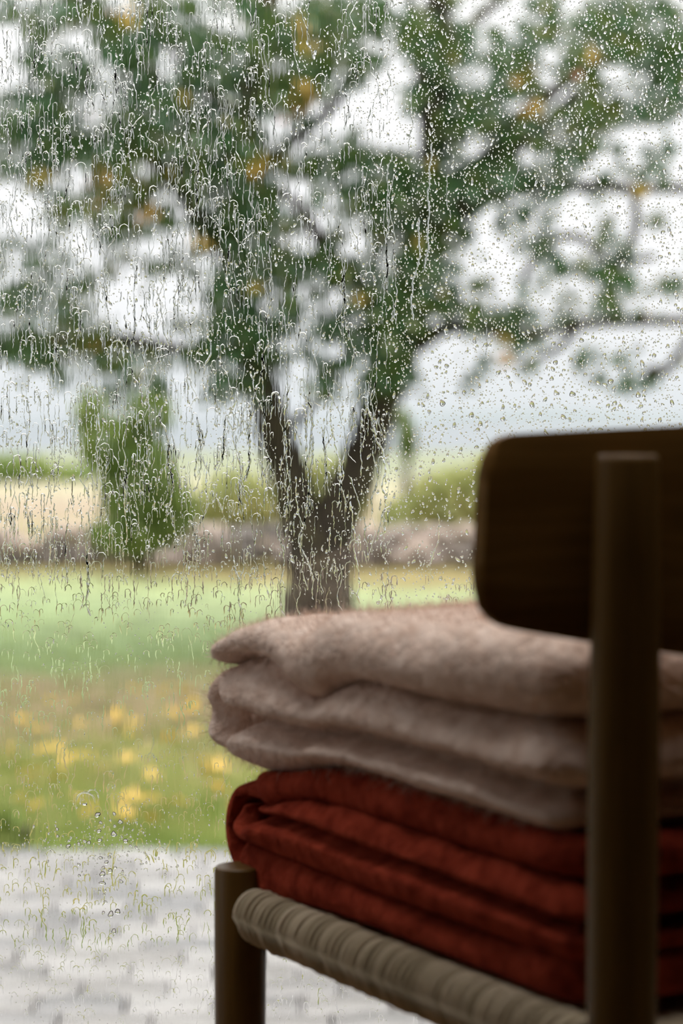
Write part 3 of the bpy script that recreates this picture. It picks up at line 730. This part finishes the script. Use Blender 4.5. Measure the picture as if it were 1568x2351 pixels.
# beige blanket: three soft layers
z3 = lambda a, b: 0.570-0.004*gauss(a,-0.03,0.03)+0.004*math.sin(a*9)-0.007*gauss(a,0.07,0.05)*gauss(b,0,0.1)
z4 = lambda a, b: 0.610+0.003*math.sin(a*14+1)-0.020*gauss(a,0.105,0.030)*gauss(b,-.01,0.10)-0.020*gauss(a,-0.060,0.045)
def ztop(a, b):
    e_ = 0.654-0.060*math.exp(-(a+0.058)/0.065)-0.004*math.sin(a*11+0.5)
    return e_-0.007*gauss(a,0.10,0.03)*gauss(b,0.0,0.09)
z2 = lambda a, b: 0.5500+0.002*math.sin(a*13)-0.016*gauss(a,0.015,0.075)+0.012*gauss(a,-0.072,0.026)
V, Fc = [], []
sm = lambda x, lo, hi: max(0.0, min(1.0, (x-lo)/(hi-lo)))
front = lambda a, na, nb: 0.034*(1-sm(-na, 0.2, 0.95)) + 0.022*gauss(a, -0.034, 0.014)*max(0, -nb)
slab(V, Fc, -0.068, A1, -0.012, 0.37, z2, lambda a,b: z4(a,b)+0.0012, 0.036, 2, 0, 0.72, [(z3, front, lambda a: 0.0066+0.0080*gauss(a, -0.034, 0.018))], 26)
slab(V, Fc, -0.058, A1+0.004, -0.016, 0.38, z4, ztop, 0.050, 3, 0.002, 0.85)
bl = empty('folded_blanket', C(0.2, 0.2, 0.55), 'thick fuzzy beige wool blanket folded in layers, topmost on the chair seat', 'blanket')
me = mesh('wool_body', V, Fc, M_beige); to_local(me, bl.location); body = link('wool_body', me, bl)
nap('wool_nap', body, 120000, 0.0060, 0.00024, M_beige, bl)
# rust blanket: four thinner layers
y1 = lambda a, b: 0.4815+0.002*math.sin(a*12+2)
y2 = lambda a, b: 0.5035+0.003*math.sin(a*8+1)-0.004*gauss(a,0.0,0.04)
y3 = lambda a, b: 0.5245+0.0025*math.sin(a*10)-0.016*gauss(a,0.0,0.06)
y4 = lambda a, b: z2(a,b)-0.0005-0.012*gauss(a,-0.02,0.025)
y0 = lambda a, b: 0.4575-0.011*gauss(a,0.0,0.06)
V, Fc = [], []
frontr = lambda a, na, nb: 0.022*(1-sm(-na, 0.2, 0.95)) + 0.010*gauss(a, 0.004, 0.010)*max(0, -nb)
slab(V, Fc, -0.032, A1, 0.003, 0.37, y0, lambda a,b: y1(a,b)+0.0008, 0.03, 11)
slab(V, Fc, -0.020, A1+0.004, -0.003, 0.37, y1, lambda a,b: y3(a,b)+0.0008, 0.020, 12, 0, 0.42, [(y2, frontr, lambda a: 0.0032+0.0035*gauss(a, 0.002, 0.012))], 24)
slab(V, Fc, -0.002, A1+0.003, 0.002, 0.37, y3, y4, 0.035, 14)
wrap(V, Fc, -0.004, 0.4920, 0.0340, 1.0, 0.0125, 0.006, 0.37, 0.04, 16)
bl2 = empty('folded_blanket', C(0.2, 0.2, 0.46), 'rust-red wool blanket folded in thin layers, under the beige one on the seat', 'blanket')
me = mesh('wool_body', V, Fc, M_red); to_local(me, bl2.location); body = link('wool_body', me, bl2)
nap('wool_nap', body, 80000, 0.0038, 0.00022, M_red, bl2)

# ------------------------------------------------------------------ rain on the glass
YG = WY1+0.00004
S = 1.841/F_PX                    # metres per pixel on the glass
def G(px, py): return ((px-784.0)*S, CAM_Z-(py-HOR)*S)
def drop_arrays(n_ang, n_ring):
    """unit drop: outline angles, ring radii; returns template (r, ang) lists and tris"""
    t = [(0.0, 0.0)]
    for r_ in range(1, n_ring+1):
        for k in range(n_ang): t.append((math.sin(PI/2*r_/n_ring), 2*PI*(k+0.5*(r_ % 2))/n_ang))
    tr = [(0, 1+(k+1)%n_ang, 1+k) for k in range(n_ang)]
    for r_ in range(n_ring-1):
        a = 1+r_*n_ang; b = a+n_ang
        for k in range(n_ang):
            k2 = (k+1) % n_ang; tr += [(a+k, a+k2, b+k), (a+k2, b+k2, b+k)]
    # flat back
    L = 1+(n_ring-1)*n_ang; c = len(t)
    tr2 = [(c, L+k, L+(k+1)%n_ang) for k in range(n_ang)]
    return t, tr
def drops(D, n_ang, n_ring):
    """D: rows (x, z, rx, rz, h, tilt, irregularity, tear). returns V (n,m,3), T"""
    D = np.asarray(D, dtype=np.float64); n = len(D); t, tr = drop_arrays(n_ang, n_ring); t = np.array(t)
    rr = t[:,0][None,:]; an = t[:,1][None,:]
    ph = R.uniform(0, 2*PI, (n,4,1))
    irr = D[:,6][:,None]
    rad = 1+irr*(0.5*np.sin(2*an+ph[:,0])+0.35*np.sin(3*an+ph[:,1])+0.2*np.sin(5*an+ph[:,2]))
    x = rr*rad*np.cos(an); z = rr*rad*np.sin(an)
    tear = D[:,7][:,None]; x = x*(1-tear*0.55*np.clip(z,-1,1)); 
    y = np.sqrt(np.clip(1-rr**2, 0, 1))*(1-0.25*z)          # heavier belly low down
    X = x*D[:,2][:,None]; Z = z*D[:,3][:,None]; Y = y*D[:,4][:,None]
    c, s = np.cos(D[:,5])[:,None], np.sin(D[:,5])[:,None]
    V = np.zeros((n, len(t)+1, 3))
    V[:,:-1,0] = X*c-Z*s+D[:,0][:,None]; V[:,:-1,2] = X*s+Z*c+D[:,1][:,None]; V[:,:-1,1] = YG+Y
    V[:,-1,0] = D[:,0]; V[:,-1,2] = D[:,1]; V[:,-1,1] = YG
    return V, np.array(tr)
def merge(V, tr):
    n, m, _ = V.shape; T = (tr[None]+(np.arange(n)*m)[:,None,None]).reshape(-1,3); return V.reshape(-1,3), T

def dens_right(px, py):           # how thickly round drops stand at a pixel of the pane
    d = 1/(1+math.exp(-(px-900)/60))
    if py > 1050: d *= 0.35
    elif py > 800: d *= 0.75
    if py < 350 and px > 1100: d *= 1.1
    return d
D_small, D_big = [], []
occ = {}
def add_drop(px, py, r, ax=None, h=None, tilt=None, irr=None, tear=None):
    gi, gj = int(px//12), int(py//12)
    for a in (-1, 0, 1):
        for b in (-1, 0, 1):
            for (qx, qy, qr) in occ.get((gi+a, gj+b), ()):
                if (qx-px)**2+(qy-py)**2 < ((qr+r)*1.25)**2: return
    occ.setdefault((gi, gj), []).append((px, py, r))
    x, z = G(px, py); ax = ax if ax is not None else rnd.uniform(0.85, 1.9)
    tear = tear if tear is not None else (rnd.uniform(0.2,0.8) if rnd.random() < 0.35 else 0.0)
    row = (x, z, r*S, r*S*ax, (h if h else rnd.uniform(0.50,0.95))*r*S, tilt if tilt is not None else rnd.gauss(0,0.35), irr if irr is not None else rnd.uniform(0.12, 0.62), tear)
    (D_big if r > 3.6 else D_small).append(row)
for _ in range(170):              # the larger ones over the pale sky above the chair back
    px = rnd.uniform(930, 1600); py = rnd.uniform(760, 1240) if rnd.random() < .7 else rnd.uniform(0, 1000)
    add_drop(px, py, rnd.uniform(3.0, 5.0))
for px, py, r in ((1401,876,6.5),(1313,904,6.5),(1461,806,6.5),(1295,804,6),(1275,832,5.5),(1276,902,5.5),(1221,929,6),(1423,933,5),(1464,906,5.5),(1268,822,5.5),(1284,793,4.5),(1425,795,4.5),(1422,808,4.5),(1334,781,5),(1319,858,4),(1343,860,4),(1311,824,4),(1268,847,4.5),(1266,869,4.5),(1364,913,4),(1411,925,5),(1395,932,4.5),(1447,892,4.5),(1354,877,4),(1387,815,4),(1015,925,6),(1082,953,6),(1010,845,5),(985,945,4.5),(1065,900,4.5),(1025,840,5),(1022,840,4)):
    add_drop(px, py, r, rnd.uniform(1.0,1.4), irr=rnd.uniform(0.08,0.25), tear=rnd.choice((0,0.5,0.8)))
spray = [(236,2005,6.5),(254,1997,5.5),(255,2007,5),(245,1978,5),(237,1979,4),(265,1990,3.8),(264,2003,4),(271,2091,7),(255,2097,6.5),(262,2136,5.5),(243,2069,4),(254,2070,5),(238,2094,4),(242,2043,3.5),(248,2043,3.5),(229,2044,3),(238,1991,4),(244,1992,3.8),(282,2000,3.5),(279,2022,4),(240,2052,3.5),(182,1983,4),(183,2009,3.5),(232,1968,4),(252,1966,4),(257,1966,3),
         (225,1869,7),(232,1887,4),(225,1893,5.5),(239,1897,3),(263,1867,4),(277,1885,5),(228,1906,5),(231,1916,5),(230,1927,5),(262,1913,6.5),(266,1925,4.5),(289,1929,6),(284,1936,4.5),(195,1930,4),(182,1936,4),(205,1933,4),(158,1941,5),(300,1940,3.5),(313,1944,3.5),(296,1954,3),(264,1895,3.5),(254,1882,3),(132,1902,4),(133,1918,4),(159,1929,3.5)]
for px, py, r in spray: add_drop(px, py, max(r,3.0), rnd.uniform(0.75,1.25), h=0.85, irr=0.25, tear=rnd.choice((0,0,0.5)))
add_drop(236,2026,8.5,0.45, irr=0.1, tilt=-0.1, tear=0); add_drop(195,1845,6,0.45, irr=0.1, tilt=0, tear=0); add_drop(194,1833,5,0.35, irr=0.1, tilt=0, tear=0)
n_try = 0
while n_try < 30000:              # scatter on the right half
    n_try += 1
    px = rnd.uniform(800, 1640); py = rnd.uniform(-60, 1600)
    if rnd.random() > dens_right(px, py): continue
    big = 1.0+0.35*(px > 1150)*(py > 720)
    u = rnd.random(); r = (0.9+1.5*u) if u < 0.70 else (1.9+2.3*rnd.random()**2)
    if py < 420 and px > 1200: r *= 1.12
    add_drop(px, py, r*(0.9+0.1*big))
for _ in range(420):
    add_drop(rnd.gauss(250,90), rnd.gauss(1945,32), rnd.uniform(0.7, 2.4))
for _ in range(1500):             # fine specks all over the low left
    add_drop(rnd.uniform(-40,1000), rnd.uniform(1200,2400), rnd.uniform(0.6,1.5))
for _ in range(14000):             # specks and broken bits between the rivulets
    px = rnd.uniform(-60, 1000); py = rnd.uniform(-60, 1330)
    if mnoise.noise(Vector((px/60, py/90, 2))) < -0.15: continue
    add_drop(px, py, rnd.uniform(0.7, 2.0) if rnd.random() < .85 else rnd.uniform(2, 3.4), rnd.uniform(0.7,2.6), irr=rnd.uniform(.15,.6))
for _ in range(8000):             # the rain goes on over the rest of the pane
    px = rnd.choice((rnd.uniform(1640, 2900), rnd.uniform(-1500, -60))); py = rnd.uniform(-1200, 2300)
    add_drop(px, py, rnd.uniform(1.0, 3.3))
for _ in range(3500): add_drop(rnd.uniform(-60, 1640), rnd.uniform(-1400, -60), rnd.uniform(1.0, 3.3))
# long flat lenses of running water
def lens_ok(px, py): return (px < 620 and py < 1200) or (px < 950 and rnd.random() < 0.35 and py < 1300) or (py > 1300 and px < 640 and rnd.random() < 0.15)
nl = 0
D_lens = []
while nl < 0:
    px = rnd.uniform(-60, 950); py = rnd.uniform(-60, 2351)
    if not lens_ok(px, py): continue
    nl += 1; x, z = G(px, py); low = py > 1300
    rx = rnd.uniform(4, 10); rz = rnd.uniform(18, 60)
    D_lens.append((x, z, rx*S, rz*S, rx*S*rnd.uniform(0.02, 0.06)*(0.35 if low else 1), rnd.gauss(0,0.04), 0.15, rnd.uniform(-0.6,0.2)))

# ridges: rivulets and arches
def ridge_strip(path, wid, hgt):
    """path [(px,py)], wid/hgt in px -> verts, tris ; closed back"""
    P_ = np.array(path, dtype=np.float64); m = len(P_)
    tg = np.gradient(P_, axis=0); tg /= np.maximum(np.linalg.norm(tg,axis=1),1e-6)[:,None]
    nr = np.stack([-tg[:,1], tg[:,0]],1)
    wv = wid*np.array([max(0.12, 0.8+0.9*mnoise.noise(Vector((i*0.55, path[0][0]*0.1, path[0][1]*0.07)))) for i in range(m)])
    wv[0] *= 0.35; wv[-1] *= 0.5
    prof = [(-0.5,0),(-0.30,0.75),(0,1),(0.30,0.75),(0.5,0)]
    V = np.zeros((m,5,3))
    for k, (u, h) in enumerate(prof):
        q = P_+nr*(u*wv)[:,None]
        V[:,k,0] = (q[:,0]-784)*S; V[:,k,2] = CAM_Z-(q[:,1]-HOR)*S; V[:,k,1] = YG+h*hgt*(wv/wid)*S
    T = []; closed = path[0][1] < 1300 and rnd.random() < 0.7
    for i in range(m-1):
        for k in range(5 if closed else 4):
            k2 = (k+1) % 5; a, b, c, d = i*5+k, i*5+k2, (i+1)*5+k2, (i+1)*5+k; T += [(a,b,c),(a,c,d)]
    return V.reshape(-1,3), np.array(T)
def river(px, py, L, step=4.0, wob=1.6, wid=4, hgt=1.4):
    n = max(4, int(L/step)); x = px; dx = 0; path = []
    for i in range(n):
        dx = dx*0.72+rnd.gauss(0, wob*0.42)
        if rnd.random() < 0.05: dx += rnd.choice((-1,1))*wob*1.6
        x += dx; path.append((x+rnd.gauss(0,0.45), py+i*step))
    return path, wid, hgt
def arch(px, py, hw, l1, l2, wid=3.6, hgt=1.2):
    path = []; x = -hw
    n1 = max(2, int(l1/5))
    for i in range(n1): path.append((px-hw+rnd.gauss(0,0.7), py+hw*0.9+l1-i*5))
    for k in range(9):
        a = PI-PI*k/8; path.append((px+hw*math.cos(a)+rnd.gauss(0,0.4), py+hw*0.9-hw*1.1*math.sin(a)+rnd.gauss(0,0.4)))
    for i in range(max(2, int(l2/5))): path.append((px+hw+rnd.gauss(0,0.7), py+hw*0.9+i*5))
    return path, wid, hgt
riv = []; arc = []
def zone(px, py):
    if py > 1330: return 0.30
    if px < 600: return 1.0
    if px < 900: return 0.75
    return 0.0
k = 0
while k < 1500:
    px = rnd.uniform(-60, 940); py = rnd.uniform(-150, 2330)
    z_ = zone(px, py)
    if rnd.random() > z_: continue
    k += 1; low = py > 1330
    L = (rnd.uniform(12, 60) if rnd.random() < .7 else rnd.uniform(60, 170)) if not low else rnd.uniform(20, 90)
    riv.append(river(px, py, L, wid=rnd.uniform(1.4, 3.6)*(0.8 if low else 1), hgt=rnd.uniform(0.4,1.4)*(0.11 if low else 1), wob=rnd.uniform(0.7, 1.9)))
for px, py, L, wd in ((990,330,300,5),(960,500,240,5),(945,150,200,4),(1200,350,130,3.5),(1028,400,110,3),(700,900,280,6),(760,900,260,6),(620,560,420,6),(590,850,260,6),(655,930,260,7),(842,900,330,6),(870,760,420,5),(600,820,300,5),(905,400,350,5),(825,870,300,6),(1105,700,120,3),(1115,1000,180,3),(530,560,110,9),(540,900,200,5),(470,650,300,5),(720,1000,230,6),(805,1150,240,5),(780,560,300,5),(640,1200,220,5),(690,1220,160,5),(1005,1180,160,3),(375,930,260,6),(330,760,180,6)):
    riv.append(river(px, py, L, wid=wd*0.85, hgt=wd*0.28, wob=1.4))
k = 0
while k < 1900:
    px = rnd.uniform(-50, 900); py = rnd.uniform(-80, 2340); z_ = zone(px, py)+(0.35 if py > 1330 else 0)
    if rnd.random() > z_: continue
    if px > 620 and rnd.random() < 0.5: continue
    k += 1; low = py > 1330
    hw = rnd.uniform(2.5, 6.5) if rnd.random() < .85 else rnd.uniform(6.5, 12)
    arc.append(arch(px, py, hw, rnd.uniform(3, 55)*(0.4 if low else 1), rnd.uniform(3, 55)*(0.4 if low else 1), rnd.uniform(1.3,2.7)*(0.85 if low else 1), rnd.uniform(0.35,1.0)*(0.13 if low else 1)))
for _ in range(900):              # faint short arches in the thin film low on the pane
    arc.append(arch(rnd.uniform(-30, 1100), rnd.uniform(1280, 2340), rnd.uniform(3, 8), rnd.uniform(3, 22), rnd.uniform(3, 22), rnd.uniform(1.6, 2.8), rnd.uniform(0.05, 0.15)))
arc.append(arch(370, 1946, 11, 22, 8, 5, 2.0)); arc.append(arch(197, 1822, 22, 30, 12, 3.5, 1.2)); arc.append(arch(213, 1815, 14, 8, 20, 3.0, 1.0)); arc.append(arch(118,1952,9,8,4,4,1.6))
arc.append(arch(690,940,13,60,90,5,2)); arc.append(arch(632,903,9,40,40,4.5,1.8)); arc.append(arch(612,1052,9,60,60,4.5,1.8)); arc.append(arch(617,1122,10,40,50,4,1.6)); arc.append(arch(270,785,14,60,30,4.5,1.8)); arc.append(arch(243,525,13,50,16,5,2))

def spot(px, py):
    if py > 1935: return 'over the grey paving low on the left'
    if py > 1580: return 'over the leaf-strewn brown turf'
    if py > 1290: return 'over the bright green lawn'
    if py > 1000: return 'over the shrubs and stone wall left of the trunk' if px < 600 else ('over the trunk where it forks' if px < 880 else 'over the yellowing shrub left of the chair back')
    if px > 1150: return 'over the pale sky above the chair back' if py > 700 else 'over the thin twigs at the upper right'
    if px > 850: return 'over the right branch of the tree' if py > 450 else 'over the foliage at top centre-right'
    if px > 500: return 'over the left branch of the tree' if py > 450 else 'over the thick foliage at top centre'
    return 'over the pale water at the left' if py > 650 else 'over the foliage at the upper left'
def place(o_me, name, label, cat, group):
    c = np.empty(len(o_me.vertices)*3, dtype=np.float32); o_me.vertices.foreach_get('co', c); c = c.reshape(-1,3); mid = (c.min(0)+c.max(0))/2
    mid[1] = YG
    o_me.transform(Matrix.Translation(-Vector([float(q) for q in mid])))
    o = link(name, o_me); o.location = [float(q) for q in mid]; return tag(o, label, cat, group)
# the three hundred largest drops stand singly
D_big.sort(key=lambda r_: -r_[2]*r_[3]); single = D_big[:300]; D_rest = D_big[300:]
Vd, tr = drops(single, 14, 4)
for i in range(len(single)):
    x, z = single[i][0], single[i][1]; py = HOR-(z-CAM_Z)/S; px = x/S+784; w_ = spot(px, py)
    big = single[i][2]*single[i][3] > (5.2*S)**2
    place(mesh_np('raindrop', Vd[i], tr, M_water), 'raindrop', ('large clear raindrop ' if big else 'small clear raindrop ')+w_, 'raindrop', ('large' if big else 'small')+' raindrops '+w_)
Va, Ta = merge(*drops(D_small, 8, 2)); 
if D_rest:
    Vb, Tb = merge(*drops(D_rest, 12, 3)); Ta = np.concatenate([Ta, Tb+len(Va)]); Va = np.concatenate([Va, Vb])
tag(link('fine_raindrops', mesh_np('fine_raindrops', Va, Ta, M_water)), 'fine rain specks covering the whole window pane', 'raindrops', kind='stuff')
def ridges(lst, single_n, name, label, cat, group, rest_name, rest_label):
    lst.sort(key=lambda q: -len(q[0])*q[1]); Vr, Tr, b = [], [], 0
    for i, (path, wd, hg) in enumerate(lst):
        Vv, Tt = ridge_strip(path, wd, hg)
        if i < single_n:
            c_ = path[len(path)//2]; w_ = spot(c_[0], c_[1]); place(mesh_np(name, Vv, Tt, M_water), name, label+' '+w_, cat, group+' '+w_)
        else: Vr.append(Vv); Tr.append(Tt+b); b += len(Vv)
    if Vr: tag(link(rest_name, mesh_np(rest_name, np.concatenate(Vr), np.concatenate(Tr), M_water)), rest_label, cat, kind='stuff')
ridges(riv, 300, 'rivulet', 'long wavering rain rivulet', 'rivulet', 'rivulets', 'short_rivulets', 'short thin rain rivulets between the long ones on the pane')
ridges(arc, 300, 'water_arch', 'arch-shaped rainwater ridge', 'water trail', 'arched water trails', 'small_water_arches', 'small arch-shaped ridges of rainwater on the pane')
